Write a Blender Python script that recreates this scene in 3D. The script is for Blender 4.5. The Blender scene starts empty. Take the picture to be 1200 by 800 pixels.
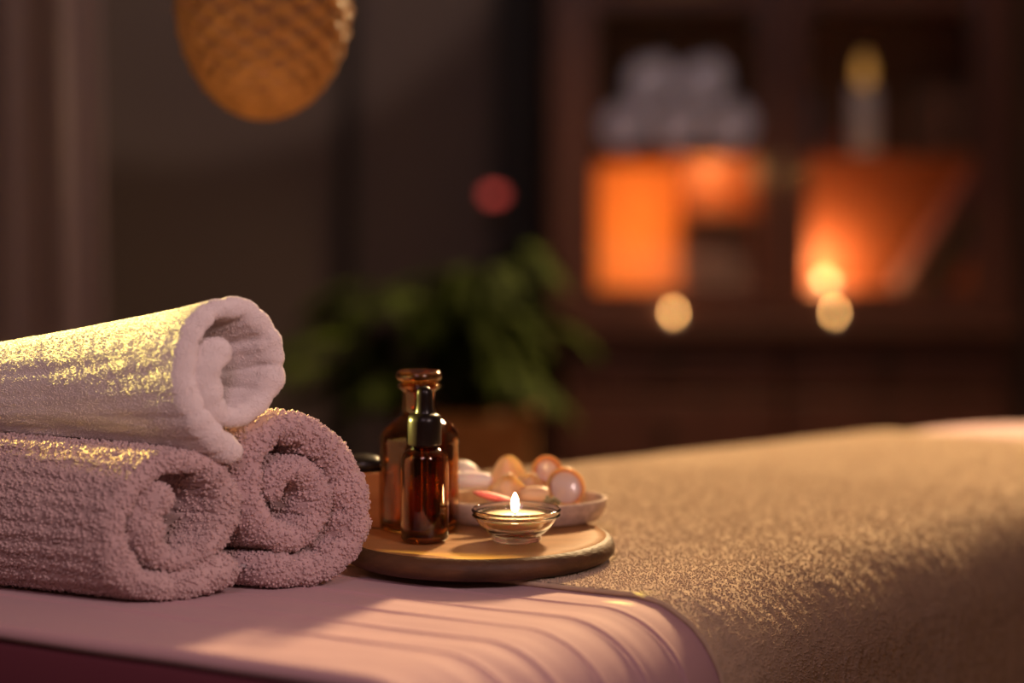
import bpy, math, random
import numpy as np
from math import pi, sin, cos, radians as R
random.seed(7); rng = np.random.default_rng(11)
scn = bpy.context.scene
col = scn.collection
F = 70/36*1200          # focal length in pixels of the 1200 wide frame
CZ = 1.0375             # camera height
YH = 200                # image row of the horizon
TT = 0.7165             # top of the sheet on the massage table
TRAY = 0.7400           # top of the wooden tray

def at(x, y, Y):
    return np.array([(x-600)/F*Y, Y, CZ-(y-YH)/F*Y])
def on(x, y, z):
    return at(x, y, (CZ-z)*F/(y-YH))

# ---------------------------------------------------------------- numpy noise
_perm = rng.permutation(4096)
_grad = rng.normal(size=(4096, 3)); _grad /= np.linalg.norm(_grad, axis=1)[:, None]
def noise(p):
    p = np.asarray(p, float); i = np.floor(p).astype(np.int64); f = p-i
    u = f*f*f*(f*(f*6-15)+10); out = 0
    for dx in (0, 1):
        for dy in (0, 1):
            for dz in (0, 1):
                h = _perm[(_perm[(_perm[(i[..., 0]+dx) & 4095]+i[..., 1]+dy) & 4095]+i[..., 2]+dz) & 4095]
                g = _grad[h]
                d = g[..., 0]*(f[..., 0]-dx)+g[..., 1]*(f[..., 1]-dy)+g[..., 2]*(f[..., 2]-dz)
                w = (u[..., 0] if dx else 1-u[..., 0])*(u[..., 1] if dy else 1-u[..., 1])*(u[..., 2] if dz else 1-u[..., 2])
                out = out+w*d
    return out*1.6

# ---------------------------------------------------------------- materials
def mat(name, base=(.5, .5, .5), rough=.6, metal=0, noise_scale=0, base2=None, bump=0, bump_scale=200, sheen=0,
        trans=0, ior=1.45, emis=None, estr=0, sss=0, sssr=(1, .4, .2), coat=0, stretch=(1, 1, 1), spec=.5, detail=4):
    m = bpy.data.materials.new(name); m.use_nodes = True
    nt = m.node_tree; b = nt.nodes['Principled BSDF']
    b.inputs['Base Color'].default_value = (*base, 1)
    b.inputs['Roughness'].default_value = rough; b.inputs['Metallic'].default_value = metal
    b.inputs['Transmission Weight'].default_value = trans; b.inputs['IOR'].default_value = ior
    b.inputs['Specular IOR Level'].default_value = spec
    b.inputs['Coat Weight'].default_value = coat
    if sheen:
        b.inputs['Sheen Weight'].default_value = sheen; b.inputs['Sheen Roughness'].default_value = .5
    if emis:
        b.inputs['Emission Color'].default_value = (*emis, 1); b.inputs['Emission Strength'].default_value = estr
    if sss:
        b.inputs['Subsurface Weight'].default_value = sss; b.inputs['Subsurface Radius'].default_value = sssr
        b.inputs['Subsurface Scale'].default_value = .012
    tc = nt.nodes.new('ShaderNodeTexCoord'); mp = nt.nodes.new('ShaderNodeMapping')
    mp.inputs['Scale'].default_value = stretch
    nt.links.new(tc.outputs['Object'], mp.inputs['Vector'])
    if noise_scale:
        n = nt.nodes.new('ShaderNodeTexNoise'); n.inputs['Scale'].default_value = noise_scale; n.inputs['Detail'].default_value = detail
        r = nt.nodes.new('ShaderNodeMix'); r.data_type = 'RGBA'
        r.inputs[6].default_value = (*base, 1); r.inputs[7].default_value = (*(base2 or [c*.7 for c in base]), 1)
        rm = nt.nodes.new('ShaderNodeMapRange'); rm.inputs[1].default_value = .3; rm.inputs[2].default_value = .7
        nt.links.new(mp.outputs[0], n.inputs['Vector']); nt.links.new(n.outputs['Fac'], rm.inputs[0])
        nt.links.new(rm.outputs[0], r.inputs[0]); nt.links.new(r.outputs[2], b.inputs['Base Color'])
    if bump:
        n = nt.nodes.new('ShaderNodeTexNoise'); n.inputs['Scale'].default_value = bump_scale; n.inputs['Detail'].default_value = 3
        bp = nt.nodes.new('ShaderNodeBump'); bp.inputs['Strength'].default_value = bump; bp.inputs['Distance'].default_value = .002
        nt.links.new(mp.outputs[0], n.inputs['Vector']); nt.links.new(n.outputs['Fac'], bp.inputs['Height'])
        nt.links.new(bp.outputs[0], b.inputs['Normal'])
    return m
def wood(name, a, b_, rough=.45, scale=3, stretch=(1, 14, 14), coat=0, bump=.15):
    m = mat(name, a, rough, noise_scale=scale, base2=b_, stretch=stretch, bump=bump, bump_scale=scale*5, coat=coat, detail=8)
    return m

M = dict(
    ivory=mat('ivory_fleece', (.80, .70, .66), .95, sheen=.25, bump=.35, bump_scale=900, spec=.1),
    mauve=mat('mauve_terry', (.57, .405, .38), .95, sheen=.3, bump=.3, bump_scale=900, spec=.15, noise_scale=60, base2=(.48, .335, .32)),
    mauve2=mat('dusty_terry', (.57, .395, .385), .95, sheen=.3, bump=.3, bump_scale=900, spec=.15, noise_scale=60, base2=(.47, .32, .315)),
    blanket=mat('sand_terry', (.64, .48, .335), .95, sheen=.2, spec=.1, noise_scale=90, base2=(.56, .42, .29), bump=.3, bump_scale=1200),
    sheet=mat('pink_cotton', (.53, .32, .34), .75, sheen=.2, bump=.12, bump_scale=1500, spec=.25),
    vinyl=mat('maroon_vinyl', (.15, .036, .055), .5),
    tray=wood('acacia_wood', (.46, .225, .085), (.33, .15, .05), .42, 6, (1, 9, 9)),
    bark=wood('dark_tray_rim_wood', (.12, .052, .021), (.05, .021, .009), .6, 30, (1, 1, 2.5), bump=.4),
    boxw=wood('orange_wood', (.45, .20, .07), (.36, .14, .045), .4, 9, (1, 8, 8)),
    cab=wood('red_brown_wood', (.060, .019, .014), (.040, .012, .009), .45, 3, (9, 9, 1)),
    cabin=wood('cabinet_inside_wood', (.20, .058, .016), (.17, .045, .012), .6, 3, (9, 9, 1)),
    black=mat('black_rubber', (.010, .006, .005), .3, spec=.25),
    stone=mat('black_basalt', (.02, .017, .016), .3, bump=.2, bump_scale=60),
    ceramic=mat('speckled_bisque', (.74, .58, .47), .7, noise_scale=150, base2=(.50, .36, .28), bump=.4, bump_scale=150),
    wax=mat('cream_wax', (.95, .80, .50), .5, sss=.5, emis=(1, .62, .22), estr=0),
    flame=mat('candle_flame', (1, .8, .5), .5, emis=(1, .62, .27), estr=110),
    wick=mat('burnt_wick', (.03, .02, .015), .9),
    white=mat('white_soap', (.85, .76, .72), .5, sss=.2, noise_scale=30, base2=(.80, .70, .66)),
    peach=mat('peach_shell', (.72, .50, .33), .4, sss=.35, sssr=(1, .55, .25), noise_scale=50, base2=(.68, .43, .27)),
    amberw=mat('honey_translucent', (.66, .38, .15), .3, sss=.35, sssr=(1, .5, .2), coat=.3),
    pearl=mat('pearl_lilac', (.66, .52, .54), .3, coat=.4, noise_scale=45, base2=(.78, .55, .42)),
    petal=mat('coral_petal', (.80, .10, .11), .5, sss=.2, noise_scale=120, base2=(.85, .25, .2)),
    dried=mat('dried_flower', (.22, .19, .10), .8, noise_scale=300, base2=(.34, .28, .16)),
    wall=mat('brown_wall', (.105, .080, .074), .85, noise_scale=1.2, base2=(.09, .068, .068), bump=.1, bump_scale=60),
    dark=mat('black_paint', (.012, .009, .010), .7),
    floor=wood('floor_boards', (.10, .05, .03), (.06, .03, .02), .5, 2, (8, 1, 1)),
    ceil=mat('ceiling_plaster', (.35, .3, .27), .9),
    curtain=mat('taupe_curtain', (.27, .22, .23), .85, bump=.2, bump_scale=300, sheen=.2),
    rattan=mat('woven_rattan', (.55, .28, .10), .6, noise_scale=60, base2=(.34, .16, .055)),
    cord=mat('black_cord', (.01, .01, .01), .6),
    leaf=mat('green_leaf', (.024, .036, .0015), .8, noise_scale=9, base2=(.008, .014, .001), spec=.08),
    basket=mat('basket_weave', (.50, .26, .10), .7, noise_scale=40, base2=(.18, .08, .03), bump=.8, bump_scale=70),
    soil=mat('potting_soil', (.03, .02, .012), .95, bump=.8, bump_scale=90),
    shelft=mat('grey_terry', (.80, .80, .88), .95, bump=.5, bump_scale=200, sheen=.2),
    brass=mat('brass', (.75, .48, .20), .25, metal=1),
    iron=mat('dark_iron', (.02, .015, .012), .4, metal=.8),
    candle=mat('white_candle', (.66, .60, .55), .5, sss=.2),
    redobj=mat('red_glass_jar', (.35, .05, .03), .3),
    navy=mat('navy_cloth_cover', (.05, .05, .08), .7),
    plum=mat('plum_cover', (.14, .05, .06), .7), olive=mat('olive_cover', (.13, .09, .045), .7),
    pages=mat('book_pages', (.5, .42, .32), .9, bump=.5, bump_scale=400, stretch=(1, 1, 30)),
    paper=None, glass=None, amber=None, pane=None, reddot=mat('red_indicator', (.4, .02, .02), .4, emis=(1, .12, .09), estr=.8),
    boxd=mat('brown_box_board', (.12, .05, .028), .7, noise_scale=10, base2=(.09, .04, .022)),
    metal=mat('tin_cup', (.7, .66, .6), .3, metal=1),
    oil=None,
)
def gmat(name, colr, rough=0.0, ior=1.48):
    m = mat(name, colr, rough, trans=1, ior=ior); return m
M['glass'] = gmat('clear_glass', (1, .985, .96), .01, 1.48)
M['amber'] = gmat('amber_glass', (.52, .235, .055), .01, 1.5)
def absorb(m, colr, dens):
    nt = m.node_tree; v = nt.nodes.new('ShaderNodeVolumeAbsorption'); v.inputs['Color'].default_value = (*colr, 1)
    v.inputs['Density'].default_value = dens
    nt.links.new(v.outputs[0], nt.nodes['Material Output'].inputs['Volume'])
def translucent(name, colr, f=.7):
    m = bpy.data.materials.new(name); m.use_nodes = True; nt = m.node_tree; nt.nodes.clear()
    o = nt.nodes.new('ShaderNodeOutputMaterial'); a = nt.nodes.new('ShaderNodeBsdfTranslucent'); d = nt.nodes.new('ShaderNodeBsdfDiffuse')
    mx = nt.nodes.new('ShaderNodeMixShader'); mx.inputs[0].default_value = 1-f
    a.inputs[0].default_value = (*colr, 1); d.inputs[0].default_value = (*colr, 1)
    nt.links.new(a.outputs[0], mx.inputs[1]); nt.links.new(d.outputs[0], mx.inputs[2]); nt.links.new(mx.outputs[0], o.inputs[0])
    return m
M['paper'] = translucent('orange_lantern_paper', (.95, .45, .13), .8)
def thinglass(name):
    m = bpy.data.materials.new(name); m.use_nodes = True; nt = m.node_tree; nt.nodes.clear()
    o = nt.nodes.new('ShaderNodeOutputMaterial'); a = nt.nodes.new('ShaderNodeBsdfTransparent'); g = nt.nodes.new('ShaderNodeBsdfGlossy')
    g.inputs['Roughness'].default_value = .02; fr = nt.nodes.new('ShaderNodeFresnel'); mx = nt.nodes.new('ShaderNodeMixShader')
    nt.links.new(fr.outputs[0], mx.inputs[0]); nt.links.new(a.outputs[0], mx.inputs[1]); nt.links.new(g.outputs[0], mx.inputs[2])
    nt.links.new(mx.outputs[0], o.inputs[0]); return m
M['pane'] = thinglass('window_glass')
M['frost'] = translucent('frosted_orange_glass', (1, .62, .30), .9)

# ---------------------------------------------------------------- mesh helpers
class MB:
    def __init__(s): s.v = []; s.q = []; s.t = []; s.n = 0
    def add(s, v, q=None, t=None):
        v = np.asarray(v, float).reshape(-1, 3); s.v.append(v)
        if q is not None and len(q): s.q.append(np.asarray(q).reshape(-1, 4)+s.n)
        if t is not None and len(t): s.t.append(np.asarray(t).reshape(-1, 3)+s.n)
        s.n += len(v); return s
    def arrays(s):
        v = np.concatenate(s.v); q = np.concatenate(s.q) if s.q else np.zeros((0, 4), int); t = np.concatenate(s.t) if s.t else np.zeros((0, 3), int)
        return v, q, t
    def build(s, name, m, parent=None, smooth=True, mod=None, origin=None):
        v, q, t = s.arrays()
        if origin is not None: v = v-np.asarray(origin)
        me = bpy.data.meshes.new(name)
        me.vertices.add(len(v)); me.vertices.foreach_set('co', v.ravel())
        nl = len(q)*4+len(t)*3; me.loops.add(nl)
        me.loops.foreach_set('vertex_index', np.concatenate([q.ravel(), t.ravel()]).astype(np.int32))
        me.polygons.add(len(q)+len(t))
        ls = np.concatenate([np.arange(len(q))*4, len(q)*4+np.arange(len(t))*3]).astype(np.int32)
        me.polygons.foreach_set('loop_start', ls)
        me.polygons.foreach_set('use_smooth', np.full(len(q)+len(t), smooth))
        me.update(calc_edges=True); me.validate()
        me.materials.append(m)
        o = bpy.data.objects.new(name, me); col.objects.link(o)
        if origin is not None: o.location = origin
        if parent is not None: o.parent = parent
        if mod == 'bevel' or mod == 'bevel_small':
            b = o.modifiers.new('bevel', 'BEVEL'); b.width = .004 if mod == 'bevel' else .0012; b.segments = 3; b.limit_method = 'ANGLE'; b.angle_limit = .6
        if smooth and mod: pass
        return o
    def box(s, c, d, rz=0, ry=0):
        x, y, z = [k/2 for k in d]
        p = np.array([[-x,-y,-z],[x,-y,-z],[x,y,-z],[-x,y,-z],[-x,-y,z],[x,-y,z],[x,y,z],[-x,y,z]])
        if ry: ca, sa = cos(ry), sin(ry); p = np.c_[p[:,0]*ca+p[:,2]*sa, p[:,1], -p[:,0]*sa+p[:,2]*ca]
        if rz: ca, sa = cos(rz), sin(rz); p = np.c_[p[:,0]*ca-p[:,1]*sa, p[:,0]*sa+p[:,1]*ca, p[:,2]]
        return s.add(p+np.array(c), [[0,3,2,1],[4,5,6,7],[0,1,5,4],[1,2,6,5],[2,3,7,6],[3,0,4,7]])
    def lathe(s, prof, c=(0,0,0), n=48, sx=1, sy=1, tilt=None, wob=0):
        """closed or open profile [(r,z)...] turned about z"""
        prof = np.array(prof, float); a = np.arange(n)/n*2*pi; m = len(prof)
        w = 1+wob*np.cos(3*a+1)+wob*.6*np.cos(5*a)
        X = prof[:, 0][:, None]*np.cos(a)*sx*w; Y = prof[:, 0][:, None]*np.sin(a)*sy*w; Z = np.repeat(prof[:, 1][:, None], n, 1)
        P = np.stack([X, Y, Z], -1).reshape(-1, 3)
        if tilt is not None: P = P @ tilt.T
        i = np.arange(m-1)[:, None]; j = np.arange(n)[None]; k = (j+1) % n
        q = np.stack([i*n+j, i*n+k, (i+1)*n+k, (i+1)*n+j], -1)
        return s.add(P+np.array(c), q)
    def tube(s, pts, rad, n=8):
        pts = np.array(pts, float); m = len(pts); rad = np.broadcast_to(rad, m)
        tg = np.gradient(pts, axis=0); tg /= np.linalg.norm(tg, axis=1)[:, None]+1e-9
        up = np.where(np.abs(tg[:, 2:3]) > .95, [[1., 0, 0]], [[0, 0, 1.]])
        a = np.cross(tg, up); a /= np.linalg.norm(a, axis=1)[:, None]; b = np.cross(tg, a)
        an = np.arange(n)/n*2*pi
        P = pts[:, None]+rad[:, None, None]*(a[:, None]*np.cos(an)[None, :, None]+b[:, None]*np.sin(an)[None, :, None])
        i = np.arange(m-1)[:, None]; j = np.arange(n)[None]; k = (j+1) % n
        s.add(P.reshape(-1, 3), np.stack([i*n+j, i*n+k, (i+1)*n+k, (i+1)*n+j], -1))
        return s
def rot(ax, ang):
    ax = np.array(ax, float)/np.linalg.norm(ax); K = np.array([[0,-ax[2],ax[1]],[ax[2],0,-ax[0]],[-ax[1],ax[0],0]])
    return np.eye(3)+sin(ang)*K+(1-cos(ang))*K@K
def ellip(c, r, Rm=np.eye(3), n=32, m=16, bumpy=0, fr=30):
    th = np.linspace(1e-3, pi-1e-3, m); mb = MB()
    mb.lathe([(sin(t), cos(t)) for t in th], n=n)
    v, q, t = mb.arrays()
    v = v*np.array(r)
    if bumpy: v = v*(1+bumpy*noise(v*fr+np.array(c)*7)[:, None])
    o = MB(); o.add(v@Rm.T+np.array(c), q); return o
def catmull(P, step):
    P = np.array(P, float); n = len(P); out = []
    Q = np.vstack([2*P[0]-P[1], P, 2*P[-1]-P[-2]])
    for i in range(n-1):
        p0, p1, p2, p3 = Q[i:i+4]; k = max(2, int(np.linalg.norm((p2-p1)[:2])/step))
        for j in range(k):
            t = j/k
            out.append(.5*((2*p1)+(-p0+p2)*t+(2*p0-5*p1+4*p2-p3)*t*t+(-p0+3*p1-3*p2+p3)*t**3))
    out.append(P[-1]); return np.array(out)
def tag(o, label, cat, group=None, kind=None):
    if label: o['label'] = label
    if cat: o['category'] = cat
    if group: o['group'] = group
    if kind: o['kind'] = kind
    return o
def struct(o): o['kind'] = 'structure'; return o
def empty(name, loc, label, cat, group=None):
    o = bpy.data.objects.new(name, None); col.objects.link(o); o.location = loc; o.empty_display_size = .05
    return tag(o, label, cat, group)
def part(mb, name, m, parent, **k):
    loc = np.array(parent.matrix_world.translation) if False else np.array(parent.location) if parent.parent is None else np.array(parent.location)+np.array(parent.parent.location)
    v, q, t = mb.arrays(); nb = MB(); nb.add(v-loc, q, t)
    return nb.build(name, m, parent, **k)

def tufts(mb, v, q, dens, rb, ln, mask=None, lean=.5, nside=5, ndir=None):
    """terry loops: small rounded nubs scattered over quads"""
    a, b, c, d = (v[q[:, k]] for k in range(4))
    nr = np.cross(c-a, d-b); ar = np.linalg.norm(nr, axis=1)/2; nr = nr/(2*ar[:, None]+1e-12)
    w = ar.copy()
    if mask is not None: w = w*mask
    nn = int(w.sum()*dens)
    idx = rng.choice(len(q), nn, p=w/w.sum())
    s, t = rng.random(nn)[:, None], rng.random(nn)[:, None]
    P = (a[idx]*(1-s)+b[idx]*s)*(1-t)+(d[idx]*(1-s)+c[idx]*s)*t; N = nr[idx]
    up = np.where(np.abs(N[:, 2:3]) > .9, [[1., 0, 0]], [[0, 0, 1.]])
    A = np.cross(N, up); A /= np.linalg.norm(A, axis=1)[:, None]; B = np.cross(N, A)
    ph = rng.random(nn)*2*pi; sc = rng.uniform(.6, 1.35, nn)
    le = (rng.normal(size=(nn, 1))*A+rng.normal(size=(nn, 1))*B)*lean
    L = (ln*sc)[:, None]
    vs = []
    for h, r_ in ((-.35, .95), (.62, .80)):
        for k in range(nside):
            an = ph+2*pi*k/nside
            vs.append(P+N*L*h+le*L*max(h, 0)+(rb*sc*r_)[:, None]*(A*np.cos(an)[:, None]+B*np.sin(an)[:, None]))
    vs.append(P+N*L+le*L)
    V = np.stack(vs, 1); m = 2*nside+1
    base = np.arange(nn)[:, None]*m
    Q = np.concatenate([base+np.array([[k, (k+1) % nside, nside+(k+1) % nside, nside+k]]) for k in range(nside)])
    T = np.concatenate([base+np.array([[nside+k, nside+(k+1) % nside, 2*nside]]) for k in range(nside)])
    mb.add(V.reshape(-1, 3), Q, T)

# ================================================================ camera
cam = bpy.data.cameras.new('camera'); co = bpy.data.objects.new('camera', cam); col.objects.link(co)
co.location = (0, 0, CZ); co.rotation_euler = (pi/2, 0, 0)
cam.lens = 70; cam.sensor_width = 36; cam.shift_y = -(400-YH)/1200; cam.clip_start = .05
cam.dof.use_dof = True; cam.dof.focus_distance = 1.55; cam.dof.aperture_fstop = 1.7
scn.camera = co

# ================================================================ the room
def plane_box(name, c, d, m): return struct(MB().box(c, d).build(name, m, smooth=False))
plane_box('floor', (0, 2, -.05), (6, 9, .1), M['floor'])
plane_box('ceiling', (0, 2, 2.85), (6, 9, .1), M['ceil'])
plane_box('wall_back', (0, 5.8, 1.4), (6, .1, 2.8), M['wall'])
plane_box('wall_left', (-2.6, 2, 1.4), (.1, 7.5, 2.8), M['wall'])
plane_box('wall_right', (2.6, 2, 1.4), (.1, 7.5, 2.8), M['wall'])
plane_box('wall_front', (0, -1.8, 1.4), (6, .1, 2.8), M['wall'])
plane_box('baseboard_back', (-1.2, 5.735, .06), (2.6, .03, .12), M['dark'])
a = at(406, 0, 5.7)
plane_box('trim_1', (a[0], 5.725, 1.4), (.045, .05, 2.8), M['dark'])
a = at(612, 0, 5.7)
plane_box('black_panel', (a[0], 5.70, 1.4), (.16, .1, 2.8), M['dark'])  # tall flat black panel between the wall and the cabinet

# ================================================================ massage table, sheet, blanket
Ld = np.array([cos(R(51)), sin(R(51)), 0]); Wd = np.array([cos(R(-28)), sin(R(-28)), 0]); UP = np.array([0, 0, 1.])
C0 = on(738, 700, TT); C0[2] = 0
RN, RF = .0755, .05
def solve_st(p):
    A = np.array([[Ld[0], -Wd[0]], [Ld[1], -Wd[1]]]); return np.linalg.solve(A, (p-C0)[:2])
S_END = solve_st(on(210, 762, TT))[0]
f1 = solve_st(on(670, 546, TT)); f2 = solve_st(on(1150, 494, TT))
S_FAR = f2[0]+.03; SLP = (f2[1]-f1[1])/(f2[0]-f1[0])
def Tw(s):
    t = f1[1]+SLP*(s-f1[0])-RF*.3
    k = np.clip((s-(S_FAR-.12))/.12, 0, 1)
    return t-.09*(1-np.sqrt(1-k*k*.999))
print('table', C0, S_END, f1, f2)
def surf(s, q, off, zlow=.30):
    """q<0 near edge; q in 0..1 across the top; q>1 far edge (q-1 in metres); returns pos"""
    s = np.asarray(s, float)[..., None]; q = np.asarray(q, float)[..., None]; off = np.asarray(off, float)[..., None]
    T = Tw(s)
    th = np.clip(-q/RN, 0, pi/2); hang = np.clip(-q-RN*pi/2, 0, None)
    thf = np.clip((q-1)/RF, 0, pi/2); hangf = np.clip(q-1-RF*pi/2, 0, None)
    tt = np.clip(q, 0, 1)*T
    t = tt-RN*np.sin(th)+RF*np.sin(thf)
    z = -RN*(1-np.cos(th))-hang-RF*(1-np.cos(thf))-hangf
    nrm = UP*(np.cos(th)*np.cos(thf))+Wd*np.sin(th)-Wd*np.sin(thf)
    dome = .004*np.sin(np.clip(q, 0, 1)*pi)*0
    return C0+Ld*s-Wd*t+UP*(TT+z+dome)+nrm*off
def grid_q(nr, nc, flip=False):
    i = np.arange(nr-1)[:, None]; j = np.arange(nc-1)[None]
    q = np.stack([i*nc+j, i*nc+j+1, (i+1)*nc+j+1, (i+1)*nc+j], -1).reshape(-1, 4)
    return q[:, ::-1] if flip else q
# --- pink fitted sheet
hq = RN*pi/2
qs = np.concatenate([np.linspace(-hq-.33, -hq, 40), np.linspace(-hq, 0, 44)[1:], np.linspace(0, 1, 160)[1:], 1+np.linspace(0, RF*pi/2, 14)[1:], 1+RF*pi/2+np.linspace(0, .33, 10)[1:]])
ss = np.concatenate([np.arange(S_END+.006, .10, .0008), np.linspace(.10, S_FAR, 70)[1:]])
SS, QQ = np.meshgrid(ss, qs, indexing='ij')
pitch = .0445; ph = ((SS-.004)/pitch); fr_ = ph-np.round(ph)
wobn = noise(np.stack([SS*6, QQ*5, SS*0], -1))
rib = -.0021*np.exp(-((fr_*pitch)/.0012)**2)+.0005*np.exp(-((np.abs(fr_*pitch)-.0035)/.002)**2)
fade = np.clip((SS-S_END-.035)/.02, 0, 1)
wr = .0016*noise(np.stack([SS*26+QQ*3, QQ*5, QQ*0+3], -1))+.0010*noise(np.stack([SS*60, QQ*9, QQ*0+9], -1))
off = np.where(QQ > -.4, rib*fade+wr*.6, 0)
far = np.clip((.1-SS)/.02, 0, 1); off = off*far
P = surf(SS, QQ, off)
sheet = MB(); 
rows = [P]
# end face at the left: small rounded edge then hanging straight down
pr = P[0]; zb = .30; bev = .006
ends = []
r = pr.copy()-Ld*bev; r[:, 2] -= bev+.004; ends.append(r)
for a_ in (90, 60, 30):
    r = pr.copy()-Ld*bev*sin(R(a_)); r[:, 2] = pr[:, 2]-bev*(1-cos(R(a_))); ends.append(r)
# far end drop
prf = P[-1]; endf = []
for a_ in (15, 30, 45, 60, 75, 90):
    r = prf.copy()+Ld*.05*sin(R(a_)); r[:, 2] = prf[:, 2]-.05*(1-cos(R(a_))); endf.append(r)
for f in (.3, .6, 1):
    r = prf.copy()+Ld*.05; r[:, 2] = (prf[:, 2]-.05)*(1-f)+zb*f; endf.append(r)
G = np.concatenate([np.array(ends), P, np.array(endf)])
sheet.add(G.reshape(-1, 3), grid_q(G.shape[0], G.shape[1], True))
o = sheet.build('bed_sheet', M['sheet'])
tag(o, 'dusty pink stitched sheet draped over the massage table under the towels', 'sheet')
sd = o.modifiers.new('cloth', 'SOLIDIFY'); sd.thickness = .0012; sd.offset = -1

# --- massage table beneath
tb = empty('massage_table', (C0[0], C0[1], 0), 'padded massage table hidden beneath the pink sheet and sand blanket', 'massage table')
def inner(s, t): return C0+Ld*s-Wd*t
qc = np.concatenate([np.linspace(-hq-.13, -hq, 8), np.linspace(-hq, 0, 24)[1:], np.linspace(0, 1, 30)[1:], 1+np.linspace(0, RF*pi/2, 12)[1:], 1+RF*pi/2+np.linspace(0, .15, 6)[1:]])
sc_ = np.concatenate([np.linspace(S_END+.0045, 0, 12), np.linspace(0, S_FAR, 50)[1:]])
SC, QC = np.meshgrid(sc_, qc, indexing='ij'); G = surf(SC, QC, SC*0-.0065)
def drop(P0, z): r_ = P0.copy(); r_[:, 2] = z; return r_
zb_ = TT-.215
fr0 = [drop(G[0]-Ld*.004, zb_)]+[np.where(np.array([[0, 0, 1]]), np.maximum(G[0][:, 2:3]*0+G[0][:, 2:3]*(1-f)+zb_*f, zb_), G[0]-Ld*.004) for f in (.8, .6, .4, .2, .05)]
en0 = [np.where(np.array([[0, 0, 1]]), G[-1][:, 2:3]*(1-f)+zb_*f, G[-1]+Ld*.03) for f in (.1, .5, 1)]
G = np.concatenate([np.array(fr0), G, np.array(en0)])
mc = MB(); mc.add(G.reshape(-1, 3), grid_q(G.shape[0], G.shape[1], True)); part(mc, 'cushion', M['vinyl'], tb)
def slab(cs, z0, z1):
    mb = MB(); mb.add([(*p[:2], z0) for p in cs]+[(*p[:2], z1) for p in cs], [[0, 3, 2, 1], [4, 5, 6, 7], [0, 1, 5, 4], [1, 2, 6, 5], [2, 3, 7, 6], [3, 0, 4, 7]]); return mb
cs = [inner(S_END+.02, -.04), inner(S_FAR-.01, -.04), inner(S_FAR-.01, Tw(S_FAR-.13)-.05), inner(S_END+.02, Tw(S_END)-.01)]
part(slab(cs, TT-.27, TT-.20), 'frame', M['cab'], tb, smooth=False)
for s_, t_ in ((S_END+.1, .06), (S_FAR-.15, .04), (S_END+.1, Tw(S_END)-.12), (S_FAR-.15, Tw(S_FAR-.15)-.10)):
    p = inner(s_, t_); part(MB().box((p[0], p[1], (TT-.27)/2), (.05, .05, TT-.27)), 'leg', M['cab'], tb, mod='bevel', smooth=False)

# --- sand coloured terry blanket
s1 = solve_st(on(1000, 505, TT))[0]
qs = np.concatenate([np.arange(-hq-.30, 0, .0017), np.arange(0, 1, .0032), 1+np.linspace(0, RF*pi/2, 20), 1+RF*pi/2+np.linspace(.01, .25, 12)])
ss = np.concatenate([np.arange(0, .55, .0017), np.arange(.55, s1, .004)])
SS, QQ = np.meshgrid(ss, qs, indexing='ij')
xq = np.where(QQ > 0, np.minimum(QQ, 1)*.55, QQ)
side = np.clip((-xq+.03)/.08, 0, 1)
crk = noise(np.stack([SS*150+2*noise(np.stack([SS*30, xq*30, xq*0], -1)), xq*26, xq*0], -1))
fine = noise(np.stack([SS*330, xq*300, xq*0+4], -1))
low = noise(np.stack([SS*9, xq*7, xq*0+2], -1)); weave = noise(np.stack([SS*55, xq*130, xq*0+7], -1))
off = .0046+.0010*crk*(.25+.9*side)+.0007*fine+.0014*low*(.3+.7*side)+.0005*weave
off = off+.003*np.sin(SS*38+2*low)*np.clip(side-.5, 0, 1)*.8
edge_w = .0016*noise(np.stack([xq*60, xq*0, xq*0+5], -1))+.003*noise(np.stack([xq*9, xq*0, xq*0+8], -1))
P = surf(SS+edge_w*np.exp(-SS/.02), QQ, off)
bl = MB(); bl.add(P.reshape(-1, 3), grid_q(P.shape[0], P.shape[1], True))
vv = P.reshape(-1, 3); qq = grid_q(P.shape[0], P.shape[1], True)
# rolled hem along the near-left edge and underside
hem = []
for k in range(7):
    a_ = -pi/2*0+k/6*pi
    hem.append(surf(ss[0]+edge_w[0]-.0024*sin(a_)-.0002, qs, .0024+.0022*cos(a_)+.0003*noise(np.stack([qs*200, qs*0, qs*0], -1))))
hem = np.array(hem); bl.add(hem.reshape(-1, 3), grid_q(hem.shape[0], hem.shape[1], False))
hem = np.array([surf(ss[-1]+.003*sin(k/6*pi), qs, .0024+.0022*cos(k/6*pi)) for k in range(7)])
bl.add(hem.reshape(-1, 3), grid_q(hem.shape[0], hem.shape[1], True))
cen = vv[qq[:, 0]]
sq = SS.reshape(-1)[qq[:, 0]]; qv = QQ.reshape(-1)[qq[:, 0]]
msk = np.where(sq < .62, 1., .75)*np.where(qv > .75, .8, 1.)
tufts(bl, vv, qq, 230000, .00078, .0009, msk, lean=.25, nside=4)
o = bl.build('blanket', M['blanket'])
tag(o, 'sand coloured terry blanket draped over the far half of the massage table', 'blanket')

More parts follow.
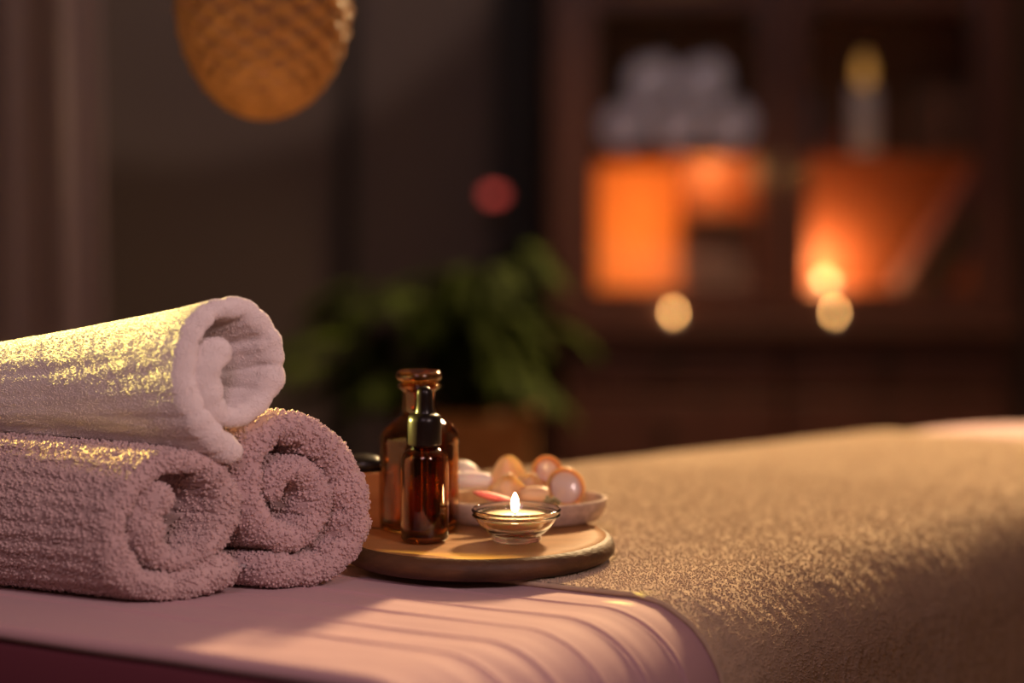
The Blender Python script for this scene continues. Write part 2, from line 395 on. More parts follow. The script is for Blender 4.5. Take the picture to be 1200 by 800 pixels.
# ================================================================ rolled towels
FD = np.array([cos(R(26)), sin(R(26)), 0]); FN = np.array([FD[1], -FD[0], 0])   # along the faces / out of the faces
ED = np.array([-.90, .43, 0]); ED /= np.linalg.norm(ED)
REF = on(190, 704, TT)
def face_pt(x, y, push=0):
    d = np.array([(x-600)/F, 1, -(y-YH)/F]); o_ = np.array([0, 0, CZ]); r0 = REF+FN*push
    k = (r0-o_)@FN/(d@FN); return o_+d*k
def towel(name, m, pts, push, length, label, taper=None, ridges=0, fluff=(170000, .0012, .0016), groove=.0, seed=0, smoothn=.6, cut=0):
    pts = np.array(pts, float)
    sp = catmull(pts, 2.0)                                   # x, y, half thickness (px)
    C = np.array([face_pt(x, y, push) for x, y, h in sp]); H = sp[:, 2]*.00064
    # arc length resample
    d = np.r_[0, np.cumsum(np.linalg.norm(np.diff(C, axis=0), axis=1))]; n = int(d[-1]/.0016)
    u = np.linspace(0, d[-1], n); C = np.stack([np.interp(u, d, C[:, k]) for k in range(3)], 1); H = np.interp(u, d, H)
    a2 = C@FD; z2 = C[:, 2]
    ta = np.gradient(a2, u); tz = np.gradient(z2, u); l = np.hypot(ta, tz)
    k_ = np.ones(9)/9.
    N2 = np.stack([-tz/l, ta/l], 1)
    Nn = N2[:, :1]*FD+N2[:, 1:]*UP
    if np.sum((Nn@np.array([0, 0, 1.]))*(C[:, 2]-C[:, 2].mean())) < 0: Nn = -Nn; flip = True
    else: flip = False
    endr = np.minimum(u, u[-1]-u); hh = H*1.0
    capf = np.sqrt(np.clip(1-(1-np.clip(endr/(hh*.9), 0, 1))**2, .0005, 1))
    # loop across: outer side from the back to the front, rounded lip, inner side to the back
    eo = np.r_[length, np.arange(length-.004, 0, -.0019)]; 
    prof = [(1.0, e) for e in eo]+[(cos(a_), -sin(a_)) for a_ in np.linspace(0, pi, 17)]+[(-1.0, e) for e in np.r_[np.arange(.0019, .05, .0022), np.linspace(.055, length, 30)]]
    prof = np.array(prof); iscap = np.zeros(len(prof), bool); iscap[len(eo):len(eo)+17] = True
    A = prof[:, 0]; Ee = prof[:, 1]
    U = u[:, None]+0*A[None]; EE = np.where(iscap, Ee*0, Ee)[None]+0*U
    sgn = A[None]+0*U
    lump = 1+.16*noise(np.stack([U*55, EE*6, U*0+seed], -1))+.10*noise(np.stack([U*120, EE*12+sgn, U*0+seed+5], -1))
    lump = lump+np.where((sgn < .3), .15*noise(np.stack([U*75, U*0, U*0+seed+11], -1)), 0)
    cz_ = noise(np.stack([U*38, EE*3, U*0+seed+21], -1)); cz2 = noise(np.stack([U*30, EE*3, U*0+seed+31], -1))
    lump = lump-np.where(sgn < .75, .30*np.exp(-(cz_/.07)**2), 0)*np.clip((.9-sgn), 0, 1)-np.where(sgn > -.6, .16*np.exp(-(cz2/.07)**2)*np.exp(-EE/.03), 0)
    hx = H[:, None]*capf[:, None]*lump*1.05
    e_out = np.where(iscap, Ee, 0)[None]*H[:, None]*.95*np.maximum(capf[:, None], .25)
    front = .003*noise(np.stack([U*16, U*0, U*0+seed+2], -1))+.0022*noise(np.stack([U*70, U*0, U*0+seed+3], -1))
    P = C[:, None]+Nn[:, None]*(hx*sgn)[..., None]+ED*(EE+e_out+front*np.exp(-EE/.03))[..., None]
    disp = smoothn*.0009*noise(P*260)+.0012*noise(P*95)*smoothn
    if ridges: disp = disp+ridges*np.sin(U*2*pi/.0105+3*noise(np.stack([U*10, EE*6, U*0], -1)))*np.clip(EE/.03, 0, 1)*(sgn > .9)
    P = P+Nn[:, None]*(disp*np.where(iscap, A, np.sign(A))[None])[..., None]-ED*(disp*iscap[None])[..., None]
    if taper is not None: P = taper(P, EE)
    P[..., 2] = np.maximum(P[..., 2], TT+.001+ .0004)
    nr, nc = P.shape[:2]
    i = np.arange(nr-1)[:, None]; j = np.arange(nc)[None]; k = (j+1) % nc
    q = np.stack([i*nc+j+0*k, i*nc+k, (i+1)*nc+k, (i+1)*nc+j], -1).reshape(-1, 4)
    v = P.reshape(-1, 3)
    # make the faces look outward (test with the outermost point)
    a0, b0, c0, d0 = (v[q[:, x]] for x in range(4)); nn = np.cross(c0-a0, d0-b0)
    capq = iscap[(q[:, 0] % nc)]
    if (nn[capq]@(-ED)).sum() < 0: q = q[:, ::-1]
    mb = MB(); mb.add(v, q)
    # close both ends of the sheet
    for r_, s_ in ((0, 1), (nr-1, -1)):
        cidx = len(v)  # fan to centre
        mb.add(P[r_].mean(0)[None]); 
        c_ = mb.n-1; f = np.stack([np.arange(nc)+r_*nc, (np.arange(nc)+1) % nc+r_*nc, np.full(nc, c_)], -1)
        mb.t.append(f if s_ > 0 else f[:, ::-1])
    ee = EE.reshape(-1)[q[:, 0]]; sg = sgn.reshape(-1)[q[:, 0]]
    ms = np.where((sg < 0) & (ee > .03), .05, 1.)
    oq = (sg > .9) & (ee > .02) & (ee < length-.01); print('orient', label[:20], ((np.cross(v[q[oq,2]]-v[q[oq,0]], v[q[oq,3]]-v[q[oq,1]])*np.repeat(Nn, nc, 0)[q[oq,0]]).sum(1) > 0).mean())
    if fluff: tufts(mb, v, q, fluff[0], fluff[1], fluff[2], ms, lean=.22)
    o = mb.build(name, m); tag(o, label, 'towel', 'rolled towels stacked on the pink sheet'); return o

left = [(272,660,20),(255,668,21),(235,675,20),(213,684,18),(190,688,16),(167,685,15),(147,673,14),(134,652,13),(130,626,13),(136,600,13),(149,576,13),(167,557,13),(190,543,14),(216,540,14),(242,550,14),(259,572,14),(264,598,14),(255,624,14),(234,643,13),(208,655,13),(186,651,13),(170,632,16),(168,608,18),(180,586,18),(198,574,15)]
right = [(298,666,17),(320,667,19),(348,667,19),(375,660,19),(396,643,19),(406,618,19),(408,590,19),(401,560,19),(387,533,19),(364,512,19),(338,502,19),(313,506,19),(295,523,17),(288,547,16),(288,575,15),(295,601,15),(310,620,15),(331,631,15),(352,626,14),(367,607,14),(371,582,14),(362,559,14),(344,549,14),(327,556,13),(320,571,11),(326,584,9)]
top = [(278,537,13),(262,524,14),(243,508,14),(226,486,14),(216,456,13),(216,420,13),(224,388,13),(240,368,12),(264,360,12),(288,367,13),(307,388,13),(319,418,13),(315,450,13),(298,475,12),(273,489,12),(252,484,13),(240,463,16),(239,436,18),(249,414,18),(265,404,15)]
towel('rolled_towel', M['mauve'], left, 0, .33, 'ribbed dusty mauve towel roll at lower left with yellow light on its top', ridges=.0009, seed=1)
towel('rolled_towel', M['mauve2'], right, 0, .33, 'dusty mauve terry towel roll at lower right of the stack, beside the wooden tray', seed=4)
zb0 = face_pt(250, 505)[2]
cc = face_pt(266, 430, .01)
def tap(P, E):
    k = np.clip(E/.2, 0, 1.3); g = 1-.36*k**.9
    P = P.copy(); c = cc+ED*E[..., None]
    lat = (P-c)@FD
    P = P-FD*(lat*(1-np.maximum(g, .75)))[..., None]
    bz = zb0-.010
    P[..., 2] = np.where(P[..., 2] > bz, bz+(P[..., 2]-bz)*g, np.where(E > .015, np.maximum(P[..., 2], bz-(bz-P[..., 2])*np.exp(-(E-.015)/.04)), P[..., 2]))
    return P
towel('rolled_towel', M['ivory'], top, .012, .40, 'smooth ivory towel roll lying on top of the two mauve rolls', taper=tap, seed=8, smoothn=.28, fluff=(520000, .00042, .0005))

# ================================================================ tray
tc = on(559, 626, TRAY); ty = tc[1]; tr = 161/F*ty
zt = TT+.0055
tr_o = empty('serving_tray', (tc[0], tc[1], zt), 'round wooden board carrying the amber bottles and the lit candle', 'tray')
th_ = TRAY-zt
e = [(tr-.011+.011*sin(a_), zt+.0095+.0092*-cos(a_)) for a_ in np.linspace(.1, pi-.35, 14)]
prof = [(.0001, zt), (tr-.03, zt)]+e
part(MB().lathe(prof, (tc[0], tc[1], 0), 128, wob=.003), 'rim', M['bark'], tr_o)
re, ze = e[-1]
prof = [(re, ze), (re-.004, TRAY-.0008), (re-.008, TRAY), (re-.03, TRAY), (.03, TRAY), (.0001, TRAY)]
part(MB().lathe(prof, (tc[0], tc[1], 0), 128, wob=.003), 'board', M['tray'], tr_o)

# ================================================================ bottles
def shell(outer, wall, floor_t):
    """outer profile from bottom centre up to the lip -> closed glass wall profile"""
    o_ = [p for p in outer]; inn = []
    for r, z in reversed(o_[2:]): inn.append((max(r-wall, .0005), max(z, o_[0][1]+floor_t)))
    zb_ = o_[0][1]+floor_t
    return o_+inn+[(max(o_[2][0]-wall-.003, .0006), zb_), (.00005, zb_)]
def sm(pr, k=2):
    pr = np.array(pr, float)
    for _ in range(k):
        out = [pr[0]]
        for a_, b_ in zip(pr[:-1], pr[1:]): out += [a_*.75+b_*.25, a_*.25+b_*.75]
        out.append(pr[-1]); pr = np.array(out)
    return [tuple(p) for p in pr]
z = TRAY+.0004
# big stoppered bottle
b1 = at(491, 200, 1.654); r = .0333
root = empty('amber_bottle', (b1[0], b1[1], z), 'large amber apothecary bottle with a flat glass stopper, behind the dropper bottle', 'bottle', 'amber bottles on the tray')
S = .000706
out = [(.00005, z), (r*.55, z), (r-.003, z+.0004), (r, z+.004), (r, z+.035), (r, z+.069), (r, z+.0725), (r+.0004, z+.075), (r-.001, z+.080), (r-.006, z+.0865), (r-.013, z+.0915), (r-.018, z+.095), (.0142, z+.099), (.0137, z+.104), (.0137, z+.112), (.0139, z+.1155), (.0175, z+.1165), (.0182, z+.1185), (.0175, z+.1205), (.0148, z+.1215)]
outs = sm(out, 1)
part(MB().lathe(sm(shell(out, .0028, .005), 1), (b1[0], b1[1], 0), 72), 'glass_body', M['amber'], root)
stp = [(.00005, z+.100), (.008, z+.100), (.0098, z+.108), (.0112, z+.1212), (.0150, z+.1225), (.0188, z+.1245), (.0195, z+.1275), (.0185, z+.1305), (.0165, z+.1312), (.00005, z+.1318)]
part(MB().lathe(sm(stp, 1), (b1[0], b1[1], 0), 64), 'stopper', M['amber'], root)
# small dropper bottle
b2 = at(497.5, 200, 1.598); r = .0195
root = empty('amber_bottle', (b2[0], b2[1], z), 'small amber dropper bottle with a black bulb, in front of the large bottle', 'bottle', 'amber bottles on the tray')
out = [(.00005, z), (r*.55, z), (r-.0025, z+.0004), (r, z+.004), (r, z+.035), (r, z+.066), (r-.0012, z+.0705), (r-.005, z+.074), (.0108, z+.0762), (.0103, z+.079), (.0103, z+.081)]
part(MB().lathe(sm(shell(out, .0019, .004), 1), (b2[0], b2[1], 0), 64), 'glass_body', M['amber'], root)
cp = [(.0107, z+.0768), (.0132, z+.0775), (.0136, z+.079), (.0136, z+.096), (.0130, z+.1005), (.0100, z+.1025), (.0082, z+.1030)]
part(MB().lathe(cp, (b2[0], b2[1], 0), 48), 'cap', M['black'], root)
bb = [(.0080, z+.1028), (.0072, z+.105), (.0066, z+.110), (.0066, z+.117), (.0062, z+.1205), (.0045, z+.1232), (.002, z+.1243), (.00005, z+.1245)]
part(MB().lathe(sm(bb, 1), (b2[0], b2[1], 0), 40), 'rubber_bulb', M['black'], root)
pp = [(.0001, z+.012), (.0012, z+.013), (.0028, z+.022), (.0028, z+.078)]
part(MB().lathe(pp, (b2[0], b2[1], 0), 16), 'pipette', M['glass'], root)

# ================================================================ glass candle bowl
cb = at(605, 200, 1.600); root = empty('candle_holder', (cb[0], cb[1], z), 'small clear glass bowl holding a lit tealight at the front of the tray', 'candle holder')
oo = [(.00005, z+.0008), (.014, z+.0010), (.0165, z), (.0196, z+.0005), (.0203, z+.003), (.0200, z+.0048), (.0238, z+.0075), (.0290, z+.0125), (.0325, z+.0175), (.0335, z+.0195), (.0352, z+.0200), (.0360, z+.0212), (.0345, z+.0225), (.0360, z+.0240), (.0362, z+.0255), (.0350, z+.0264), (.0334, z+.0258), (.0318, z+.0220), (.0298, z+.0175), (.0260, z+.0122), (.0205, z+.0085), (.010, z+.0070), (.00005, z+.0068)]
part(MB().lathe(sm(oo, 1), (cb[0], cb[1], 0), 80), 'glass_bowl', M['glass'], root)
tl = empty('tealight', (cb[0]-.001, cb[1], z+.0120), 'cream lit tealight candle sitting in the clear glass bowl', 'candle')
wz = z+.0215
part(MB().lathe([(.00005, z+.0125), (.0222, z+.0125), (.0268, wz-.001), (.0274, wz+.001), (.0266, wz+.001), (.0262, wz-.0005), (.0258, wz-.002)], (cb[0]-.001, cb[1], 0), 56), 'cup', M['glass'], tl)
part(MB().lathe([(.00005, z+.0135), (.0215, z+.0135), (.0254, wz-.002), (.0252, wz-.0008), (.012, wz-.0012), (.00005, wz-.0016)], (cb[0]-.001, cb[1], 0), 56), 'wax', M['wax'], tl)
wk = part(MB().tube([(cb[0]-.001, cb[1], wz-.003), (cb[0]-.001, cb[1], wz+.002), (cb[0]-.0005, cb[1], wz+.004)], .0005), 'wick', M['wick'], tl)
fz = wz+.0025
fl = [(.00005, fz-.001), (.0019, fz+.0000), (.0030, fz+.0025), (.0033, fz+.0050), (.0029, fz+.0080), (.0020, fz+.0112), (.0008, fz+.0137), (.00005, fz+.0147)]
part(MB().lathe(sm(fl, 1), (cb[0]-.001, cb[1], 0), 24), 'flame', M['flame'], tl)

# ================================================================ dish with soaps and shells
dc = np.array([(612-600)/F*1.70, 1.700, 0]); rx, ry = .0722, .052
root = empty('shallow_dish', (dc[0], dc[1], z), 'pale speckled oval dish of soaps and shells at the back of the tray', 'dish')
pr = [(.0001, z), (.84, z), (.89, z+.0006), (.93, z+.004), (.975, z+.010), (1.0, z+.0175), (.995, z+.0192), (.955, z+.0190), (.92, z+.0150), (.88, z+.010), (.80, z+.0075), (.5, z+.0065), (.0001, z+.0062)]
part(MB().lathe(sm(pr, 1), (dc[0], dc[1], 0), 96, sx=rx, sy=ry, wob=.008), 'dish_body', M['ceramic'], root)
def item(name, mb, m, label, cat, group=None, **k):
    o = mb.build(name, m, **k); return tag(o, label, cat, group)
zi = z+.0066
def up(c, r): c = np.array(c); return c
p = at(541, 556, 1.722); item('pebble', ellip(p, (.0155, .013, .0125), bumpy=.05), M['white'], 'pale rounded stone at the back left of the dish', 'stone')
# white bar
p = at(549, 563, 1.700)
bar = []; mb = MB()
th = np.linspace(0, pi, 13)
mb.lathe([(max(.0082*abs(sin(a_))**.45, .00003), -.0205*cos(a_)) for a_ in np.linspace(0.001, pi-.001, 26)], (0, 0, 0), 32)
v, q, t = mb.arrays(); v = v@rot((0, 1, 0), pi/2).T; v[:, 2] *= .95; v = v*(1+.03*noise(v*60)[:, None]); nb = MB(); nb.add(v@rot((0, 0, 1), .10).T+p, q)
item('soap_bar', nb, M['white'], 'thick white soap bar lying beside the large bottle in the dish', 'soap')
# folded petal shells: curved thick sheets
def petal_sheet(name, cpt, w, h, curl, Rm, m, label, cat, th=.0016, point=.35, group=None):
    nu, nv = 40, 30
    u = np.linspace(-1, 1, nu)[:, None]; v = np.linspace(0, 1, nv)[None]
    v = v**.7; wid = w*np.maximum(1-v**2, 0)**.5*(1-point*.3*v)+.0002
    X = u*wid; Z = h*v+0*u; Y = curl*(np.cos(u*1.35)-1)*1.0+curl*.9*(v-.3)**2+.05*w*noise(np.stack([u*2+0*v, v*3+0*u, u*0+v*0+w*50], -1))
    Pf = np.stack([X+0*v, Y, Z], -1); Pb = Pf+np.array([0, th, 0])
    q = grid_q(nu, nv); mb = MB(); mb.add((Pf.reshape(-1, 3)@Rm.T)+cpt, q); mb.add((Pb.reshape(-1, 3)@Rm.T)+cpt, q[:, ::-1])
    n = nu*nv; bd = list(range(0, nv))+[i*nv+nv-1 for i in range(1, nu)]+[(nu-1)*nv+j for j in range(nv-2, -1, -1)]+[i*nv for i in range(nu-2, 0, -1)]
    mb.q.append(np.array([[a_, b_, b_+n, a_+n] for a_, b_ in zip(bd, bd[1:]+bd[:1])]))
    return item(name, mb, m, label, cat, group)
petal_sheet('seashell', at(596, 581, 1.712), .0185, .035, .010, rot((0, 0, 1), .1)@rot((1, 0, 0), -.15), M['peach'], 'tall rounded peach shell standing highest in the dish', 'shell')
petal_sheet('seashell', at(618, 583, 1.705), .017, .022, .012, rot((0, 0, 1), -.2)@rot((0, 1, 0), .25), M['peach'], 'low peach shell directly behind the candle flame', 'shell')
petal_sheet('seashell', at(596, 588, 1.690), .0185, .024, .016, rot((0, 0, 1), .05), M['peach'], 'arched peach shell in front of the tallest shell', 'shell', th=.002)
# cup shells / discs
def cup(name, cpt, r, Rm, label, depth=.006):
    e0 = empty(name, tuple(cpt), label, 'shell', 'round translucent shells in the dish')
    pr = [(max(r*sin(a_), .00005), -depth*cos(a_)) for a_ in np.linspace(.001, pi/2, 14)]+[(max((r-.0022)*sin(a_), .00005), -(depth-.0018)*cos(a_)+.0006) for a_ in np.linspace(pi/2, .001, 14)]
    part(MB().lathe(pr, cpt, 48, tilt=Rm), 'shell_cup', M['amberw'], e0)
    pr2 = [(max((r-.0042)*sin(a_), .00005), -(depth-.0042)*cos(a_)-.0003) for a_ in np.linspace(.001, pi/2, 12)]
    part(MB().lathe([(p_[0], p_[1]+.0008) for p_ in pr2], cpt, 48, tilt=Rm), 'pearl_lining', M['pearl'], e0)
    return e0
def facing(yaw, pitch_):  # +z of the lathe turned to look towards the camera
    return rot((0, 0, 1), yaw)@rot((1, 0, 0), pi/2-pitch_)
cup('seashell', at(641, 551, 1.722), .0132, facing(-.15, .1), 'smaller honey coloured round shell, behind the larger round one')
cup('seashell', at(663, 571, 1.704), .0178, facing(.35, .35), 'larger round shell with honey rim and lilac centre, at the right of the dish')
p = at(626, 581, 1.683)
mb = MB(); mb.lathe([(max(.0085*abs(sin(a_))**.4, .00003), -.013*cos(a_)) for a_ in np.linspace(0.001, pi-.001, 24)], n=32)
v, q, t = mb.arrays(); nb = MB(); nb.add(v@rot((0, 1, 0), pi/2).T+p, q)
item('soap_bar', nb, M['peach'], 'short pale soap bar right of the candle flame', 'soap')
item('flower_petal', ellip(at(578, 582, 1.655), (.0175, .006, .0032), rot((0, 1, 0), .24), bumpy=.06, fr=60), M['petal'], 'coral red petal lying over the dish edge left of the candle flame', 'petal')
mb = MB()
for k in range(34):
    a_ = random.random()*2*pi; rr = .0075*random.random()**.5
    c = at(648, 590, 1.662)+np.array([rr*cos(a_), random.uniform(-.003, .003), rr*sin(a_)*.9])
    e_ = ellip(c, (.0022, .0014, .0016), rot((random.random(), random.random(), .3), random.random()*3), 8, 6); v, q, t = e_.arrays(); mb.add(v, q)
item('dried_flower', mb, M['dried'], 'small dried greenish flower head behind the right rim of the glass bowl', 'dried flower')

# ================================================================ wooden box with stones
bx = np.array([(424-600)/F*1.675, 1.682, 0]); zbx = TRAY+.0004
root = empty('wooden_box', (bx[0], bx[1], zbx), 'square orange wooden box of black stones behind the towel and large bottle', 'box')
hh, ww = .0455, .0520
mb = MB()
for dx, dy, sx_, sy_ in ((0, -ww/2+.003, ww, .006), (0, ww/2-.003, ww, .006), (-ww/2+.003, 0, .006, ww-.012), (ww/2-.003, 0, .006, ww-.012)):
    part(MB().box((bx[0]+dx, bx[1]+dy, zbx+hh/2), (sx_, sy_, hh)), 'side_panel', M['boxw'], root, smooth=False, mod='bevel_small')
part(MB().box((bx[0], bx[1], zbx+.0025), (ww-.013, ww-.013, .004)), 'base_panel', M['boxw'], root, smooth=False)
for k, (dx, dy, dz, rr) in enumerate(((-.010, .008, .010, (.012, .010, .008)), (.008, -.006, .012, (.012, .010, .008)), (.006, .0085, .027, (.011, .009, .007)), (-.008, -.008, .028, (.011, .009, .0075)))):
    pass
st = ['black polished stone resting on top of the wooden box', ]
item('massage_stone', ellip((bx[0]+.001, bx[1]-.002, zbx+hh+.0045), (.0190, .0150, .0085), bumpy=.03, fr=20), M['stone'], 'larger flat black stone heaped above the rim of the wooden box', 'stone', 'black massage stones in the wooden box')
item('massage_stone', ellip((bx[0]-.004, bx[1]+.004, zbx+hh-.011), (.0155, .0150, .0075), bumpy=.03, fr=20), M['stone'], 'black stone lying lower inside the wooden box, under the larger one', 'stone', 'black massage stones in the wooden box')
item('massage_stone', ellip((bx[0]+.003, bx[1]-.002, zbx+hh-.0265), (.0155, .0150, .0078), bumpy=.03, fr=20), M['stone'], 'lowest black stone inside the wooden box', 'stone', 'black massage stones in the wooden box')

# ================================================================ pendant, curtain, plant, indicator
pc = at(309, 0, 2.03); k = 2.03/F
root = empty('pendant_lamp', (pc[0], pc[1], pc[2]-141*k), 'woven rattan pendant shade hanging at top left, unlit', 'lamp')
nth, nph = 260, 420
TH, PH = np.meshgrid(np.linspace(.02, pi-.12, nth), np.linspace(0, 2*pi, nph, endpoint=False), indexing='ij')
wv = np.sin(TH*34+np.sign(np.sin(PH*14))*pi/2)*np.abs(np.sin(PH*14))**.5
dg = np.sin(TH*34+PH*22)*np.sin(TH*34-PH*22)
rr = 1+.040*wv+.012*dg
X = 101*k*np.sin(TH)*rr*(1-.10*np.clip(-np.cos(TH), -1, 0)*0); X = 101*k*np.sin(TH)*rr
V = np.stack([pc[0]+X*np.cos(PH), pc[1]+X*np.sin(PH), pc[2]-141*k*np.cos(TH)*(1+0*rr)-0*rr], -1)
i = np.arange(nth-1)[:, None]; j = np.arange(nph)[None]; kk = (j+1) % nph
mb = MB(); mb.add(V.reshape(-1, 3), np.stack([i*nph+j, i*nph+kk, (i+1)*nph+kk, (i+1)*nph+j], -1))
o = part(mb, 'lamp_shade', M['rattan'], root); sd = o.modifiers.new('t', 'SOLIDIFY'); sd.thickness = .0025; sd.offset = -1
ztop = V[-1, 0, 2]
part(MB().tube([(pc[0], pc[1], ztop-.005), (pc[0], pc[1], 2.0), (pc[0], pc[1], 2.79)], .0025), 'cord', M['cord'], root)
part(MB().lathe([(.0001, 2.765), (.05, 2.765), (.055, 2.775), (.055, 2.80)], (pc[0], pc[1], 0), 32), 'ceiling_rose', M['cord'], root)
part(MB().lathe([(.0001, ztop-.01), (.018, ztop-.01), (.02, ztop), (.012, ztop+.02), (.0001, ztop+.02)], (pc[0], pc[1], 0), 32), 'socket_cap', M['cord'], root)

# curtain
Yc_ = 3.3; x0 = at(-160, 0, Yc_)[0]; x1 = at(93, 0, Yc_)[0]
nu, nv = 260, 60
U, V_ = np.meshgrid(np.linspace(0, 1, nu), np.linspace(0, 1, nv), indexing='ij')
flare = at(118, 0, Yc_)[0]-x1
fold = .012*np.sin(U*2*pi*4.2+1.2)+.007*np.sin(U*2*pi*9+V_*1.5)+.01*noise(np.stack([U*8, V_*3, U*0], -1))
X = x0+U*(x1-x0)+flare*U*np.clip(1-V_, 0, 1)*1.6-.0
P = np.stack([X, Yc_+fold*(.7+.3*(1-V_)), .02+V_*2.68], -1)
mb = MB(); mb.add(P.reshape(-1, 3), grid_q(nu, nv))
o = mb.build('curtain', M['curtain']); sd = o.modifiers.new('t', 'SOLIDIFY'); sd.thickness = .003
tag(o, 'long taupe curtain hanging in folds at the left edge of the room', 'curtain')
root = empty('curtain_rod', ((x0+x1)/2, Yc_, 2.72), 'dark rod carrying the taupe curtain near the ceiling', 'curtain rod')
part(MB().tube([(-2.55, Yc_, 2.73), (-1.6, Yc_, 2.73), (x1+.25, Yc_, 2.73)], .012), 'rod', M['iron'], root)
part(ellip((x1+.26, Yc_, 2.73), (.025, .025, .025), n=16, m=10), 'finial', M['iron'], root)

# plant
Yp = 3.9; kp = Yp/F
px_, py_ = (548-600)*kp, Yp; zp = CZ-(478-200)*kp
root = empty('potted_plant', (px_, py_, 0), 'leafy green plant in a brown basket behind the massage table', 'plant')
pr = [(.0001, .0), (.105, .0), (.118, .02), (.128, .2), (.132, zp-.02), (.137, zp-.01), (.137, zp), (.127, zp), (.122, zp-.05)]
part(MB().lathe(pr, (px_, py_, 0), 64), 'basket', M['basket'], root)
part(MB().lathe([(.123, zp-.045), (.08, zp-.03), (.0001, zp-.025)], (px_, py_, 0), 32), 'soil', M['soil'], root)
mb = MB(); sb = MB()
def leafblade(mb, p, d, up_, L, W):
    d = d/np.linalg.norm(d); s_ = np.cross(d, up_); s_ /= np.linalg.norm(s_)+1e-9; n_ = np.cross(s_, d)
    t = np.linspace(0, 1, 8)[:, None]; w = W*np.sin(np.clip(t*.95+.03, 0, 1)*pi)**.8
    c = p+d*L*t-np.array([0, 0, 1])*L*.45*t*t
    a_ = c+s_*w+n_*w*.25; b_ = c-s_*w+n_*w*.25
    G = np.stack([a_, c, b_], 1); mb.add(G.reshape(-1, 3), grid_q(8, 3))
tips = [(390,372),(370,395),(350,430),(420,360),(455,350),(480,340),(500,372),(530,350),(540,395),(580,380),(615,385),(650,372),(668,392),(640,420),(600,430),(560,440),(430,410),(400,440),(470,400),(505,430),(380,350),(440,450),(630,300),(600,320),(560,330),(350,400),(410,480),(640,460),(470,450),(360,460),(520,330),(585,345)]
for (tx, ty_) in tips:
    Yt = Yp+random.uniform(-.22, .22); tip = at(tx, ty_, Yt); b0 = np.array([px_+random.uniform(-.05, .05), py_+random.uniform(-.05, .05), zp-.03])
    mid = (b0+tip)/2; mid[2] = max(b0[2], tip[2])+.04+random.random()*.08; mid[:2] = b0[:2]*.55+tip[:2]*.45
    t = np.linspace(0, 1, 14)[:, None]; c = (1-t)**2*b0+2*t*(1-t)*mid+t*t*tip
    sb.tube(c, np.linspace(.004, .0015, 14), 5)
    for i_ in range(4, 14):
        tg = c[min(i_+1, 13)]-c[i_-1]; tg /= np.linalg.norm(tg)
        for sg in (-1, 1):
            sd_ = np.cross(tg, UP)*sg; leafblade(mb, c[i_], tg*.7+sd_*.8+np.array([0, 0, .1]), UP, random.uniform(.055, .085), random.uniform(.012, .018))
    leafblade(mb, c[-1], tg, UP, .08, .017)
part(mb, 'foliage', M['leaf'], root); part(sb, 'stem', M['leaf'], root)

# small red indicator lamp on the wall
p = at(580, 228, 5.66)
root = empty('indicator_lamp', tuple(p), 'small round red indicator lamp glowing on the dark back wall', 'lamp')
part(MB().lathe([(.0001, 0), (.022, 0), (.024, .006), (.024, .03), (.0001, .03)], (p[0], 5.69, p[2]), 32, tilt=rot((1, 0, 0), pi/2)), 'housing', M['black'], root)
part(ellip((p[0], 5.655, p[2]), (.030, .010, .018), n=20, m=10), 'lens', M['reddot'], root)

# ================================================================ cabinet
YF = 5.2; kc = YF/F; DEP = .42; YB = YF+DEP
def cx(x): return (x-600)*kc
def cz(y): return CZ-(y-200)*kc
cabr = empty('display_cabinet', (cx(915), YF+DEP/2, 0), 'tall dark red-brown cabinet with glass doors and glowing shelves', 'cabinet')
X0, X1 = cx(645), cx(1188); ZT = 2.02; t_ = .03
zflo = cz(343); zled = cz(374); zl2 = cz(388)
def cb_(name, c, d, m='cab', **k): return part(MB().box(c, d), name, M[m], cabr, smooth=False, **k)
for x in (X0+t_/2, X1-t_/2): cb_('side_panel', (x, YF+DEP/2+.01, ZT/2), (t_, DEP-.02, ZT), mod='bevel')
cb_('top_panel', ((X0+X1)/2, YF+DEP/2, ZT+.02), (X1-X0+.06, DEP+.04, .04), mod='bevel')
cb_('back_panel', ((X0+X1)/2, YB-.012, ZT/2), (X1-X0-.062, .015, ZT-.05), 'cabin')
cb_('divider', (cx(916), YF+DEP/2+.01, (zflo+ZT)/2), (.035, DEP-.07, ZT-zflo-.01), 'cabin')
zs1, zs2 = cz(178), cz(4)
for xx0, xx1 in ((X0+t_, cx(916)-.018), (cx(916)+.018, X1-t_)):
    for zz in (zs1, zs2): cb_('shelf', ((xx0+xx1)/2, YF+DEP/2+.012, zz-.008), (xx1-xx0-.002, DEP-.075, .016), 'cabin')
cb_('worktop', ((X0+X1)/2, YF+DEP/2-.03, zled-.020), (X1-X0+.02, DEP+.06, .030), 'cab', mod='bevel')
cb_('floor_board', ((X0+X1)/2, YF+DEP/2+.008, zflo-.013), (X1-X0-.064, DEP-.06, .016), 'cabin')
cb_('plinth', ((X0+X1)/2, YF+.05, .03), (X1-X0-.06, .03, .06), 'cab')
# drawers
for zz0, zz1 in ((cz(458), cz(397)), (cz(545), cz(466)), (.07, cz(552))):
    for xa, xb, kx in ((X0+t_+.004, cx(913), 781), (cx(919), X1-t_-.004, 1040)):
        d = part(MB().box(((xa+xb)/2, YF+.010, (zz0+zz1)/2), (xb-xa, .022, zz1-zz0)), 'drawer', M['cab'], cabr, smooth=False, mod='bevel')
        part2 = MB().lathe([(.0001, .03), (.012, .028), (.02, .022), (.02, .016), (.008, .010), (.008, 0)], (0, 0, 0), 24, tilt=rot((1, 0, 0), pi/2)).build('knob', M['iron'], d)
        part2.location = (cx(kx)-d.parent.location[0]-0, 0, 0)
        part2.location = (cx(kx)-cabr.location[0], YF-cabr.location[1]-.001, (zz0+zz1)/2)
